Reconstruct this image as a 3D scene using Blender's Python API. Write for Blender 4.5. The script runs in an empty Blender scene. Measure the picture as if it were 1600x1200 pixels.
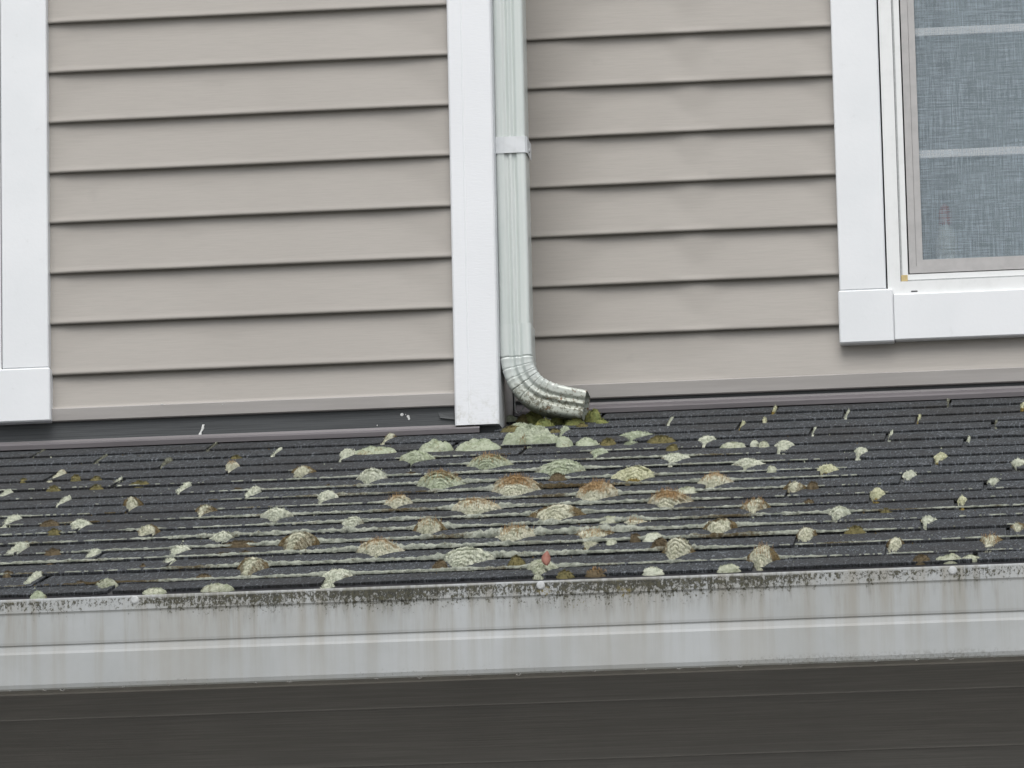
import bpy, math, random
import numpy as np
from mathutils import Vector, Matrix, noise

random.seed(7)
SC = bpy.context.scene
COL = SC.collection

# ------------------------------------------------------------------ camera
PSI, PITCH, ROLL = math.radians(5.8), math.radians(10.0), 0.022
DIST = 10.6
fw = Vector((-math.sin(PSI) * math.cos(PITCH), math.cos(PSI) * math.cos(PITCH), math.sin(PITCH)))
r0 = Vector((math.cos(PSI), math.sin(PSI), 0)); u0 = r0.cross(fw)
cr = r0 * math.cos(ROLL) - u0 * math.sin(ROLL)
cu = u0 * math.cos(ROLL) + r0 * math.sin(ROLL)
cam = bpy.data.cameras.new('camera'); cam_ob = bpy.data.objects.new('camera', cam); COL.objects.link(cam_ob)
m = Matrix((cr, cu, -fw)).transposed().to_4x4(); m.translation = -fw * DIST
cam_ob.matrix_world = m
cam.sensor_width = 36; cam.lens = 8660 / 1600 * 36; cam.clip_end = 2000
SC.camera = cam_ob
GROUND_Z = -fw.z * DIST - 1.6

# ------------------------------------------------------------------ sky, sun, exposure (overcast)
SUN_EL, SUN_ROT = math.radians(58), math.radians(176)
w = bpy.data.worlds.new('World'); SC.world = w; w.use_nodes = True
nt = w.node_tree; nt.nodes.clear()
sky = nt.nodes.new('ShaderNodeTexSky'); sky.sky_type = 'NISHITA'; sky.sun_disc = False
sky.sun_elevation = SUN_EL; sky.sun_rotation = SUN_ROT; sky.air_density = 1.0; sky.dust_density = 4.0; sky.ozone_density = 1.0
hs = nt.nodes.new('ShaderNodeHueSaturation'); hs.inputs['Saturation'].default_value = 0.35
bg = nt.nodes.new('ShaderNodeBackground'); bg.inputs['Strength'].default_value = 0.115
wo = nt.nodes.new('ShaderNodeOutputWorld')
nt.links.new(sky.outputs[0], hs.inputs['Color']); nt.links.new(hs.outputs[0], bg.inputs['Color']); nt.links.new(bg.outputs[0], wo.inputs[0])
sl = bpy.data.lights.new('sun', 'SUN'); sl.energy = 1.0; sl.angle = math.radians(45); sl.color = (1, .985, .96)
so = bpy.data.objects.new('sun', sl); COL.objects.link(so)
sd = Vector((math.sin(SUN_ROT) * math.cos(SUN_EL), math.cos(SUN_ROT) * math.cos(SUN_EL), math.sin(SUN_EL)))
so.rotation_euler = sd.to_track_quat('Z', 'Y').to_euler(); so.location = sd * 20
vs = SC.view_settings; vs.view_transform = 'Standard'; vs.look = 'None'; vs.exposure = 0.42; vs.gamma = 1.0; vs.use_curve_mapping = False

SC.cycles.use_denoising = True; SC.cycles.denoiser = 'OPENIMAGEDENOISE'; SC.cycles.denoising_prefilter = 'ACCURATE'
SC.cycles.max_bounces = 5; SC.cycles.diffuse_bounces = 2; SC.cycles.glossy_bounces = 3; SC.cycles.transmission_bounces = 6; SC.cycles.transparent_max_bounces = 6

# ------------------------------------------------------------------ helpers
ORIG = {}                       # world origin of each object


def tag(o, label=None, cat=None, group=None, kind=None):
    for k, v in (('label', label), ('category', cat), ('group', group), ('kind', kind)):
        if v: o[k] = v
    return o


def empty(name, loc):
    o = bpy.data.objects.new(name, None); COL.objects.link(o)
    o.empty_display_size = .05
    o.location = loc; ORIG[o] = Vector(loc)
    return o


def obj(name, verts, faces, mat, parent=None, smooth=False, origin=None):
    """one mesh object from world-space vertices; its origin sits at the middle of its base"""
    v = np.asarray(verts, float)
    if origin is None:
        lo, hi = v.min(0), v.max(0)
        origin = ((lo[0] + hi[0]) / 2, (lo[1] + hi[1]) / 2, lo[2])
    me = bpy.data.meshes.new(name)
    me.from_pydata((v - np.array(origin)).tolist(), [], faces)
    if smooth:
        me.polygons.foreach_set('use_smooth', [True] * len(me.polygons))
    me.materials.append(mat)
    me.update()
    o = bpy.data.objects.new(name, me); COL.objects.link(o)
    ORIG[o] = Vector(origin)
    if parent is not None:
        o.parent = parent; o.location = ORIG[o] - ORIG[parent]
    else:
        o.location = origin
    return o


def box(x0, x1, y0, y1, z0, z1, b=0.0):
    """box, bevelled by b on every edge"""
    if b <= 0:
        v = [(x, y, z) for x in (x0, x1) for y in (y0, y1) for z in (z0, z1)]
        return v, [(0, 1, 3, 2), (4, 6, 7, 5), (0, 4, 5, 1), (2, 3, 7, 6), (0, 2, 6, 4), (1, 5, 7, 3)]
    c = ((x0 + x1) / 2, (y0 + y1) / 2, (z0 + z1) / 2); h = (abs(x1 - x0) / 2, abs(y1 - y0) / 2, abs(z1 - z0) / 2)
    v, idx = [], {}
    for sx in (-1, 1):
        for sy in (-1, 1):
            for sz in (-1, 1):
                s = (sx, sy, sz)
                for a in range(3):
                    idx[(s, a)] = len(v)
                    v.append(tuple(c[i] + s[i] * (h[i] - (0 if i == a else b)) for i in range(3)))
    f = []
    for a in range(3):
        b1, b2 = (a + 1) % 3, (a + 2) % 3
        for sg in (-1, 1):
            q = []
            for p1, p2 in ((-1, -1), (1, -1), (1, 1), (-1, 1)):
                s = [0, 0, 0]; s[a] = sg; s[b1] = p1; s[b2] = p2; q.append(idx[(tuple(s), a)])
            f.append(tuple(q if sg > 0 else q[::-1]))
    for a in range(3):
        b1, b2 = (a + 1) % 3, (a + 2) % 3
        for p1 in (-1, 1):
            for p2 in (-1, 1):
                q = []
                for sg, ax in ((-1, b1), (-1, b2), (1, b2), (1, b1)):
                    s = [0, 0, 0]; s[a] = sg; s[b1] = p1; s[b2] = p2; q.append(idx[(tuple(s), ax)])
                f.append(tuple(q if p1 * p2 < 0 else q[::-1]))
    for sx in (-1, 1):
        for sy in (-1, 1):
            for sz in (-1, 1):
                q = [idx[((sx, sy, sz), a)] for a in range(3)]
                f.append(tuple(q if sx * sy * sz > 0 else q[::-1]))
    return v, f


def bx(name, x0, x1, y0, y1, z0, z1, mat, parent, b=.0015):
    v, f = box(x0, x1, y0, y1, z0, z1, b)
    return obj(name, v, f, mat, parent)


def extrude_x(pts, x0, x1, n=1, close=False):
    """sweep a (y, z) polyline along X"""
    v, f = [], []
    k = len(pts)
    for i in range(n + 1):
        x = x0 + (x1 - x0) * i / n
        v += [(x, p[0], p[1]) for p in pts]
    for i in range(n):
        for j in range(k if close else k - 1):
            a, b_ = i * k + j, i * k + (j + 1) % k
            f.append((a, b_, b_ + k, a + k))
    if close:
        f.append(tuple(range(k))[::-1]); f.append(tuple(range(n * k, n * k + k)))
    return v, f


def grid_faces(nr, nc, wrap=False):
    f = []
    for i in range(nr - 1):
        for j in range(nc if wrap else nc - 1):
            a, b_ = i * nc + j, i * nc + (j + 1) % nc
            f.append((a, b_, b_ + nc, a + nc))
    return f


def nz(x, y, z=0.):
    return noise.noise(Vector((x, y, z)))


def sstep(a, b, x):
    t = min(1, max(0, (x - a) / (b - a))); return t * t * (3 - 2 * t)


# ------------------------------------------------------------------ materials
class NB:
    """small node-graph builder"""
    def __init__(s, name):
        s.m = bpy.data.materials.new(name); s.m.use_nodes = True
        s.t = s.m.node_tree; s.p = s.t.nodes['Principled BSDF']; s.out = s.t.nodes['Material Output']
        s.pos = s.n('ShaderNodeNewGeometry').outputs['Position']

    def n(s, typ, **kw):
        nd = s.t.nodes.new(typ)
        for k, v in kw.items(): setattr(nd, k, v)
        return nd

    def link(s, a, b): s.t.links.new(a, b)

    def put(s, sock, val):
        if isinstance(val, (int, float)): sock.default_value = val
        elif isinstance(val, tuple): sock.default_value = val if len(val) == len(sock.default_value) else (*val, 1)
        else: s.link(val, sock)

    def scale(s, v):
        nd = s.n('ShaderNodeVectorMath', operation='MULTIPLY'); s.link(s.pos, nd.inputs[0]); nd.inputs[1].default_value = v
        return nd.outputs[0]

    def noise(s, sc, detail=3, rough=.55, vec=None, dist=0.):
        nd = s.n('ShaderNodeTexNoise'); nd.inputs['Scale'].default_value = sc; nd.inputs['Detail'].default_value = detail
        nd.inputs['Roughness'].default_value = rough; nd.inputs['Distortion'].default_value = dist
        s.link(vec if vec is not None else s.pos, nd.inputs['Vector']); return nd.outputs['Fac']

    def vor(s, sc, vec=None):
        nd = s.n('ShaderNodeTexVoronoi'); nd.inputs['Scale'].default_value = sc
        s.link(vec if vec is not None else s.pos, nd.inputs['Vector']); return nd.outputs['Distance']

    def math(s, op, a, b=0., clamp=False):
        nd = s.n('ShaderNodeMath', operation=op, use_clamp=clamp); s.put(nd.inputs[0], a); s.put(nd.inputs[1], b); return nd.outputs[0]

    def ramp(s, fac, lo, hi, to0=0., to1=1.):
        nd = s.n('ShaderNodeMapRange', interpolation_type='SMOOTHSTEP'); s.link(fac, nd.inputs['Value'])
        nd.inputs['From Min'].default_value = lo; nd.inputs['From Max'].default_value = hi
        nd.inputs['To Min'].default_value = to0; nd.inputs['To Max'].default_value = to1
        return nd.outputs[0]

    def mix(s, fac, a, b):
        nd = s.n('ShaderNodeMix', data_type='RGBA'); s.put(nd.inputs[0], fac); s.put(nd.inputs[6], a); s.put(nd.inputs[7], b); return nd.outputs[2]

    def xyz(s):
        nd = s.n('ShaderNodeSeparateXYZ'); s.link(s.pos, nd.inputs[0]); return nd.outputs

    def attr(s, name):
        return s.n('ShaderNodeAttribute', attribute_name=name).outputs['Fac']

    def bump(s, h, dist=.001, strength=1.):
        nd = s.n('ShaderNodeBump'); nd.inputs['Distance'].default_value = dist; nd.inputs['Strength'].default_value = strength
        s.link(h, nd.inputs['Height']); s.link(nd.outputs[0], s.p.inputs['Normal'])

    def done(s, col, rough=.6, spec=.5, metal=0.):
        s.put(s.p.inputs['Base Color'], col); s.put(s.p.inputs['Roughness'], rough)
        s.p.inputs['Specular IOR Level'].default_value = spec; s.p.inputs['Metallic'].default_value = metal
        return s.m


M = {}
b = NB('taupe_vinyl')
g = b.noise(60, 3, .6, b.scale((.35, 1, 6)))
big = b.noise(3.0, 2)
c = b.mix(b.ramp(big, .3, .7), (.382, .360, .330), (.41, .388, .357))
c = b.mix(b.ramp(g, .35, .75, 0, .25), c, (.31, .30, .275))
c = b.mix(b.ramp(b.noise(14, 4), .66, .78, 0, .2), c, (.28, .27, .25))
b.bump(g, .0004, .5)
M['siding'] = b.done(c, b.ramp(big, .3, .7, .42, .55), .35)

b = NB('white_vinyl')
g = b.noise(140, 4, .6, b.scale((1, 1, .9)))
c = b.mix(b.ramp(b.noise(5, 4), .35, .75), (.82, .845, .865), (.77, .80, .82))
c = b.mix(b.ramp(b.noise(40, 4, .7), .62, .85, 0, .25), c, (.52, .53, .52))
b.bump(g, .0006, .35)
M['white'] = b.done(c, .38, .45)

b = NB('white_post')
g = b.noise(120, 4, .6, b.scale((.5, 1, 2.2)))
c = b.mix(b.ramp(b.noise(4, 4), .35, .75), (.82, .845, .87), (.79, .815, .84))
X, Y, Z = b.xyz()
c = b.mix(b.math('MULTIPLY', b.ramp(Z, -.02, -.12), b.ramp(b.noise(45, 5, .7), .45, .72, 0, .5)), c, (.40, .41, .33))
b.bump(g, .0008, .45)
M['post'] = b.done(c, .4, .45)

b = NB('white_frame')
c = b.mix(b.ramp(b.noise(25, 5, .7), .45, .8, 0, .5), (.80, .82, .82), (.66, .68, .67))
M['frame'] = b.done(c, .3, .5)

b = NB('painted_aluminium_pipe')
X, Y, Z = b.xyz()
low = b.ramp(Z, -.005, -.085)
sp = b.noise(150, 5, .75)
lw = b.noise(28, 4, .6)
c = b.mix(b.ramp(b.noise(30, 4, .6, b.scale((2, 2, .12))), .4, .7), (.60, .655, .63), (.68, .72, .70))
d1 = b.math('MULTIPLY', low, b.ramp(b.math('ADD', b.math('MULTIPLY', sp, .7), b.math('MULTIPLY', lw, .4)), .55, .65), True)
c = b.mix(b.math('MULTIPLY', low, .7), c, (.36, .38, .30))
c = b.mix(b.math('MULTIPLY', d1, .85), c, (.10, .095, .06))
d2 = b.math('MULTIPLY', low, b.ramp(b.noise(90, 4, .6), .60, .66), True)
c = b.mix(d2, c, (.16, .085, .035))
M['pipe'] = b.done(c, b.ramp(d1, 0, 1, .32, .85), .55, .10)

b = NB('aluminium_strap')
c = b.mix(b.ramp(b.noise(40, 4), .4, .8), (.70, .73, .75), (.60, .63, .64))
M['strap'] = b.done(c, .35, .5)

b = NB('gutter_enamel')
X, Y, Z = b.xyz()
st = b.noise(1, 5, .65, b.scale((42, 3, 2.2)))
st2 = b.noise(1, 4, .6, b.scale((9, 3, 1.0)))
sp = b.noise(170, 5, .75)
sp2 = b.noise(1, 4, .7, b.scale((260, 60, 110)))
c = b.mix(b.ramp(b.noise(6, 5, .6), .3, .75), (.415, .438, .448), (.345, .364, .368))
top = b.ramp(Z, -.80, -.715)
c = b.mix(b.math('MULTIPLY', b.ramp(st, .42, .68, 0, .85), b.ramp(Z, -.835, -.74, .35, 1.)), c, (.30, .295, .265))
c = b.mix(b.ramp(st2, .45, .72, 0, .45), c, (.33, .325, .295))
pat = b.noise(1, 4, .65, b.scale((6.5, 1, 10)))
ctr = b.math('MULTIPLY', b.ramp(X, -.42, -.02), b.ramp(X, .95, .35))
edge = b.ramp(Z, -.765, -.706)
drip = b.noise(1, 4, .7, b.scale((120, 10, 14)))
fine = b.noise(1, 4, .75, b.scale((330, 90, 210)))
wash = b.math('MULTIPLY', b.ramp(b.math('ADD', b.math('MULTIPLY', drip, .6), b.math('ADD', b.math('MULTIPLY', pat, .45), b.math('MULTIPLY', ctr, .10))), .50, .78), b.ramp(Z, -.772, -.715), True)
c = b.mix(b.math('MULTIPLY', wash, .85), c, (.15, .148, .118))
blot = b.math('ADD', b.math('MULTIPLY', sp, .5), b.math('MULTIPLY', fine, .5))
dens = b.math('ADD', b.math('MULTIPLY', b.math('POWER', edge, 1.6), .21), b.math('ADD', b.math('MULTIPLY', ctr, .085), b.math('ADD', b.math('MULTIPLY', pat, .24), b.math('MULTIPLY', drip, .14))))
alg = b.math('MULTIPLY', b.ramp(b.math('ADD', blot, dens), .872, .962), b.ramp(edge, .03, .35), True)
alg = b.math('MULTIPLY', alg, b.ramp(b.math('ADD', Z, b.math('MULTIPLY', pat, .004)), -.7035, -.7065), True)
ac = b.mix(b.ramp(b.noise(22, 3), .64, .72), b.mix(b.ramp(sp, .4, .7), (.024, .024, .019), (.075, .072, .042)), (.19, .15, .035))
c = b.mix(b.math('MULTIPLY', alg, .92), c, ac)
lowm = b.math('MULTIPLY', b.ramp(Z, -.822, -.834), b.ramp(b.math('ADD', b.math('MULTIPLY', blot, 1.), b.math('MULTIPLY', b.noise(3, 2), .35)), .74, .80), True)
c = b.mix(b.math('MULTIPLY', lowm, .4), c, (.10, .095, .075))
b.bump(b.math('ADD', b.math('MULTIPLY', alg, .6), b.math('MULTIPLY', b.noise(9, 3), .9)), .0012, .5)
M['gutter'] = b.done(c, b.ramp(alg, 0, 1, .42, .9), .4)

b = NB('asphalt_granules')
gr = b.noise(300, 4, .8)
vo = b.vor(520)
big = b.noise(5, 4, .6)
c = b.mix(b.ramp(gr, .38, .64), (.015, .0165, .018), (.086, .098, .108))
g2 = b.noise(1, 4, .75, b.scale((240, 42, 42))); g3 = b.noise(1, 4, .75, b.scale((300, 55, 55)))
c = b.mix(b.ramp(g2, .53, .64), c, (.21, .23, .25))
c = b.mix(b.ramp(g3, .54, .63), c, (.007, .008, .0085))
oi = b.n('ShaderNodeObjectInfo').outputs['Random']
c = b.mix(b.ramp(oi, 0, 1, 0, .30), c, (.035, .034, .036))
X, Y, Z = b.xyz()
c = b.mix(b.math('MULTIPLY', b.ramp(big, .42, .68), .45), c, (.030, .028, .026))
c = b.mix(b.ramp(b.noise(1, 4, .6, b.scale((18, 30, 30))), .58, .75, 0, .35), c, (.075, .068, .055))
b.bump(b.math('ADD', gr, b.math('MULTIPLY', vo, -.6)), .0022, 1.)
M['shingle'] = b.done(c, .82, .35)

b = NB('shingle_edge_black')
c = b.mix(b.ramp(b.noise(120, 4, .7), .4, .7), (.012, .012, .014), (.04, .04, .043))
b.bump(b.noise(200, 3), .001, .6)
M['edge'] = b.done(c, .45, .5)

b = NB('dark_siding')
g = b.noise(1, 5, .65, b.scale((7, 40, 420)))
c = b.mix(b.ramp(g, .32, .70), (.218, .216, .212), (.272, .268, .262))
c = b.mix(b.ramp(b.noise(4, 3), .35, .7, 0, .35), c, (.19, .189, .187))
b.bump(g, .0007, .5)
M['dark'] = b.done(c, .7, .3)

b = NB('dark_base_board')
g = b.noise(1, 5, .65, b.scale((5, 40, 380)))
c = b.mix(b.ramp(g, .3, .7), (.055, .060, .063), (.085, .092, .096))
b.bump(g, .001, .6)
M['board'] = b.done(c, .62, .35)

b = NB('mauve_flashing')
c = b.mix(b.ramp(b.noise(1, 4, .6, b.scale((3, 20, 60))), .3, .7), (.12, .112, .118), (.165, .154, .162))
M['flash'] = b.done(c, .42, .5)

b = NB('trim_strip')
c = b.mix(b.ramp(b.noise(1, 4, .6, b.scale((4, 20, 60))), .3, .7), (.36, .345, .33), (.41, .395, .38))
M['strip'] = b.done(c, .4, .45)


def flat(name, col, rough=.6, spec=.4, var=.15, sc=30):
    b = NB(name)
    c = b.mix(b.ramp(b.noise(sc, 4, .6), .3, .75), col, tuple(x * (1 - var) for x in col))
    return b.done(c, rough, spec)


M['soffit'] = flat('soffit_paint', (.30, .29, .27))
M['room'] = flat('room_paint', (.16, .18, .19))
M['curtain'] = flat('curtain_cloth', (.42, .48, .50), .9, .1, .3, 12)
M['gap_shade'] = flat('gap_shade_black', (.012, .012, .014), .5)  # black for the shade inside the screen gap and the weep slot
M['scrframe'] = flat('screen_frame_enamel', (.46, .455, .45), .4, .5, .12, 50)
M['foam'] = flat('foam_yellow', (.62, .50, .26), .9, .1, .3, 200)
M['splash'] = flat('white_dried_splash', (.78, .80, .78), .8, .2, .2, 300)
M['screw'] = flat('screw_enamel', (.50, .52, .525), .45, .4, .2, 200)
M['red'] = flat('red_plastic', (.45, .06, .04), .4)
M['white_plastic'] = flat('white_plastic', (.75, .75, .72), .4)
M['muntin'] = flat('muntin_white', (.80, .82, .82), .4)
b = NB('leaf_dry')
c = b.mix(b.ramp(b.noise(90, 4), .3, .7), (.36, .17, .13), (.24, .10, .075))
M['leaf'] = b.done(c, .6, .3)
b = NB('pale_bounce_ground')  # unseen ground, colour kept pale to bounce light up under the eave
c = b.mix(b.ramp(b.noise(.6, 5), .4, .6), (.30, .29, .26), (.38, .37, .34))
M['ground'] = b.done(c, .95, .1)

b = NB('window_glass')
b.p.inputs['Transmission Weight'].default_value = 1.0; b.p.inputs['IOR'].default_value = 1.45
M['glass'] = b.done((.85, .92, .92), .02, .5)
b = NB('water')
b.p.inputs['Transmission Weight'].default_value = 1.0; b.p.inputs['IOR'].default_value = 1.33
M['water'] = b.done((.95, .97, .97), .02, .5)

b = NB('insect_screen_mesh')
wv = b.noise(1, 4, .75, b.scale((400, 1, 16)))
wh = b.noise(1, 4, .75, b.scale((16, 1, 400)))
wb = b.noise(9, 3)
wsum = b.math('ADD', b.math('MULTIPLY', wv, .5), b.math('MULTIPLY', wh, .5))
c = b.mix(b.ramp(wsum, .36, .64), (.25, .305, .35), (.49, .58, .64))
c = b.mix(b.ramp(wb, .35, .7, 0, .25), c, (.28, .335, .365))
tr = b.n('ShaderNodeBsdfTransparent'); mx = b.n('ShaderNodeMixShader')
b.link(b.ramp(wsum, .36, .64, .36, .56), mx.inputs[0])
M['mesh'] = b.done(c, .7, .3)
b.link(tr.outputs[0], mx.inputs[1]); b.link(b.p.outputs[0], mx.inputs[2]); b.link(mx.outputs[0], b.out.inputs[0])


def moss_mat(name, c1, c2, speck, capc, gap=(.11, .098, .06), gapw=.38):
    """c1/c2 mottled body colour, dark speck between tufts, capc where the 'cap' attribute says the tips are another colour"""
    b = NB(name)
    n1 = b.noise(70, 5, .65); n2 = b.noise(430, 4, .7); n3 = b.noise(150, 5, .75)
    c = b.mix(b.ramp(n1, .34, .68), c1, c2)
    cap = b.attr('cap')
    c = b.mix(b.ramp(b.math('ADD', cap, b.math('MULTIPLY', b.math('SUBTRACT', n3, .5), 1.1)), .28, .72), c, b.mix(b.ramp(n2, .35, .65), capc, tuple(x * .5 for x in capc)))
    c = b.mix(b.ramp(n3, .55, .68, 0, gapw), c, gap)
    c = b.mix(b.ramp(b.noise(260, 3, .7, b.scale((1, .3, 1.2))), .54, .66, 0, .4), c, tuple(x * .5 for x in c2))
    c = b.mix(b.ramp(n2, .60, .72, 0, .45), c, speck)
    b.bump(b.math('ADD', n2, b.math('MULTIPLY', n3, 1.2)), .0022, .9)
    return b.done(c, .95, .12)


PALE1, PALE2 = (.67, .69, .57), (.50, .535, .43)
BROWN = (.15, .11, .055)
M['P'] = moss_mat('moss_pale', PALE1, PALE2, (.20, .19, .12), BROWN)
M['R'] = moss_mat('moss_rough', (.56, .58, .46), (.33, .36, .255), (.08, .075, .04), BROWN, gapw=.7)
M['G'] = moss_mat('moss_grey_green', (.50, .545, .42), (.36, .41, .285), (.12, .13, .06), (.32, .22, .10))
M['Y'] = moss_mat('moss_yellow_base', (.64, .64, .46), (.50, .51, .33), (.15, .14, .08), (.36, .27, .08))
M['B'] = moss_mat('moss_brown_cap', (.66, .655, .52), (.48, .49, .37), (.14, .115, .065), (.205, .155, .08))
M['H'] = moss_mat('moss_orange_tips', (.64, .635, .51), (.48, .49, .37), (.20, .16, .09), (.42, .295, .155))
M['O'] = moss_mat('moss_olive', (.21, .185, .085), (.125, .115, .055), (.05, .042, .02), (.25, .215, .085))
M['V'] = moss_mat('moss_yellow_green', (.29, .30, .11), (.185, .22, .085), (.09, .10, .03), (.42, .36, .10))
M['K'] = moss_mat('moss_brown', (.165, .13, .08), (.10, .08, .05), (.045, .035, .022), (.23, .185, .10))
M['S'] = moss_mat('moss_speck', (.25, .26, .20), (.14, .14, .11), (.05, .05, .04), BROWN)
M['ridge'] = moss_mat('moss_edging', (.44, .465, .395), (.22, .24, .20), (.05, .048, .038), (.12, .092, .05), gapw=.85)
M['hair'] = flat('moss_stalk_orange', (.46, .30, .15), .8, .1, .5, 60)
ORD = ['', 'first', 'second', 'third', 'fourth', 'fifth', 'sixth', 'seventh', 'eighth', 'ninth', 'tenth', 'eleventh', 'twelfth', 'thirteenth', 'fourteenth', 'fifteenth', 'sixteenth', 'seventeenth', 'eighteenth']

# ------------------------------------------------------------------ ground (out of frame, below the camera)
tag(obj('ground', [(-40, -60, GROUND_Z), (40, -60, GROUND_Z), (40, 30, GROUND_Z), (-40, 30, GROUND_Z)], [(0, 1, 2, 3)], M['ground']), kind='structure')

# ------------------------------------------------------------------ walls
PITCH_S = .0973                     # siding exposure
YL = -.24                           # face of the projecting wall; the other wall's face is Y = 0
XC = .0025                           # outside corner


def lerp_tab(tab, x):
    for (a, fa), (c, fc) in zip(tab, tab[1:]):
        if x <= c:
            t = max(0, (x - a) / (c - a)); t = t * t * (3 - 2 * t)
            return fa + (fc - fa) * t
    return tab[-1][1]


def plank(x0, x1, zb, y, brk, mat, parent, h=PITCH_S, su=.075, sl_=.155, nx=None, seed=0., butt=.0045):
    """one lap of siding: face with a soft crease where the vinyl has relaxed, rolled lower edge turned back to the wall"""
    nx = nx or max(8, int((x1 - x0) / .012))
    rows = 15
    v = []
    for i in range(nx + 1):
        x = x0 + (x1 - x0) * i / nx
        bf = brk(x)
        wob = .0009 * nz(x * 2.2, seed * 3.1, 2.) + .0005 * nz(x * 7, seed * 1.7, 5.)
        prof = []
        top = h + .007
        for r in range(rows):
            dz = top * r / (rows - 1)           # distance below the top
            z = zb + top - dz
            a = (dz - .007) - bf * h
            k = .0024
            sp = k * math.log1p(math.exp(max(-30, min(30, a / k))))
            d = .001 + su * dz + (sl_ - su) * sp + .35 * (sl_ - su) * bf * h * sstep(0, .006, dz)
            prof.append((d, z))
        d, z = prof[-1]
        prof[-1] = (d, z + butt)
        prof += [(d - .0002, zb + butt * .55), (d - .0010, zb + butt * .2), (d - .0022, zb), (d - .0034, zb + .0006), (d - .0036, zb + .0085)]
        v += [(x, y - q[0] + wob * min(1, (zb + top - q[1]) / .05), q[1] + wob * .8) for q in prof]
    k = rows + 5
    f = []
    for i in range(nx):
        for j in range(k - 1):
            a = i * k + j
            f.append((a, a + 1, a + 1 + k, a + k))
    return obj('siding_plank', v, f, mat, parent, smooth=True)


# --- wall to the right of the downspout
wr = empty('siding_wall', (.6, 0, -.06))
tag(wr, 'taupe lap siding wall set back behind the downspout, reaching to the right window', 'wall', 'upper siding walls', kind='thing')
bx('wall_core', XC - .3, 2.2, .001, .14, -.075, .05, M['board'], wr, 0)
bx('wall_core', XC - .3, .66, .001, .14, .0501, 2.0, M['board'], wr, 0)
bx('wall_core', 1.62, 2.2, .001, .14, .0501, 2.0, M['board'], wr, 0)
bx('wall_core', .6601, 1.6199, .001, .14, 1.74, 2.0, M['board'], wr, 0)
R0 = .086
for i in range(-1, 20):
    zb = R0 + PITCH_S * i
    o1, o2 = .006 * math.sin(i * 2.3), .008 * math.sin(i * 1.7 + 1)
    vd = (.66, .70, .62, .68, .66, .72)[i % 6]
    if i == -1:
        tab = [(-.05, .9), (.10, .9), (.22, .55), (.30, .62), (.36, .5), (.44, .2), (.58, .15), (.70, .5), (.9, .4), (1.3, .3)]
    else:
        tab = [(-.05, .98), (.085 + o1, .98), (.19 + o2, .28), (.30 + o1, .17), (.36 + o2, vd), (.42 + o1, .15), (.56, .12), (.612, .45), (.66, .95)]
    x1 = 2.2 if i <= -1 else .655
    if 1.74 < zb: x1 = 2.2
    if i == -1:
        plank(XC, 2.2, zb - .002, 0, lambda x, t=tab: lerp_tab(t, x), M['siding'], wr, seed=i, h=PITCH_S + .002, nx=120)
    else:
        plank(XC, x1, zb, 0, lambda x, t=tab: lerp_tab(t, x), M['siding'], wr, seed=i)
    if x1 < 1 and i >= 0:
        plank(1.625, 2.2, zb, 0, lambda x: .3, M['siding'], wr, seed=i)
# bottom trim strip, dark base board
pts = [(-.004, -.008), (-.0155, -.0085), (-.0175, -.0105), (-.0150, -.035), (-.013, -.0365), (-.003, -.0365)]
obj('trim_strip', *extrude_x(pts, XC + .002, 2.2, 30), M['strip'], wr)
bx('base_board', XC + .003, 2.2, -.006, .0008, -.085, -.030, M['board'], wr, 0)

# --- projecting wall on the left
wl = empty('siding_wall', (-.9, YL, -.14))
tag(wl, 'taupe lap siding wall standing forward, between the left window and the white corner post', 'wall', 'upper siding walls', kind='thing')
bx('wall_core', -2.2, XC - .006, YL + .001, -.001, -.15, -.06, M['board'], wl, 0)
bx('wall_core', -.872, XC - .006, YL + .001, -.001, -.0599, 2.0, M['board'], wl, 0)
bx('wall_core', -2.2, -1.83, YL + .001, -.001, -.0599, 2.0, M['board'], wl, 0)
bx('wall_core', -1.8299, -.8721, YL + .001, -.001, 1.64, 2.0, M['board'], wl, 0)
L0 = .0065
for i in range(-1, 21):
    zb = L0 + PITCH_S * i if i >= 0 else -.0615
    o1, o2 = .02 * math.sin(i * 2.9 + .4), .03 * math.sin(i * 1.3 + 2)
    tab = [(-.88, .95), (-.845, .95), (-.80 + o1 * .5, .40), (-.70, .22), (-.60 + o2, .25), (-.545 + o2, .36 + 4 * o1), (-.49 + o2, .22), (-.35, .2), (-.20 + o1, .24), (-.13, .5), (-.09, .9)]
    x0 = -.868 if zb < 1.62 else -2.2
    kw = dict(h=L0 + .0615) if i == -1 else {}
    plank(x0, -.07, zb, YL, lambda x, t=tab: lerp_tab(t, x), M['siding'], wl, seed=i + 40, sl_=.15, su=.085, **kw)
    if x0 > -1:
        plank(-2.2, -1.835, zb, YL, lambda x: .3, M['siding'], wl, seed=i + 80, **kw)
pts = [(YL - .003, -.0565), (YL - .0150, -.057), (YL - .0172, -.059), (YL - .0150, -.0805), (YL - .013, -.082), (YL - .003, -.082)]
obj('trim_strip', *extrude_x(pts, -2.2, -.0775, 30), M['strip'], wl)
bx('base_board', -2.2, XC - .002, YL - .006, YL + .0008, -.152, -.074, M['board'], wl, 0)
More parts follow.
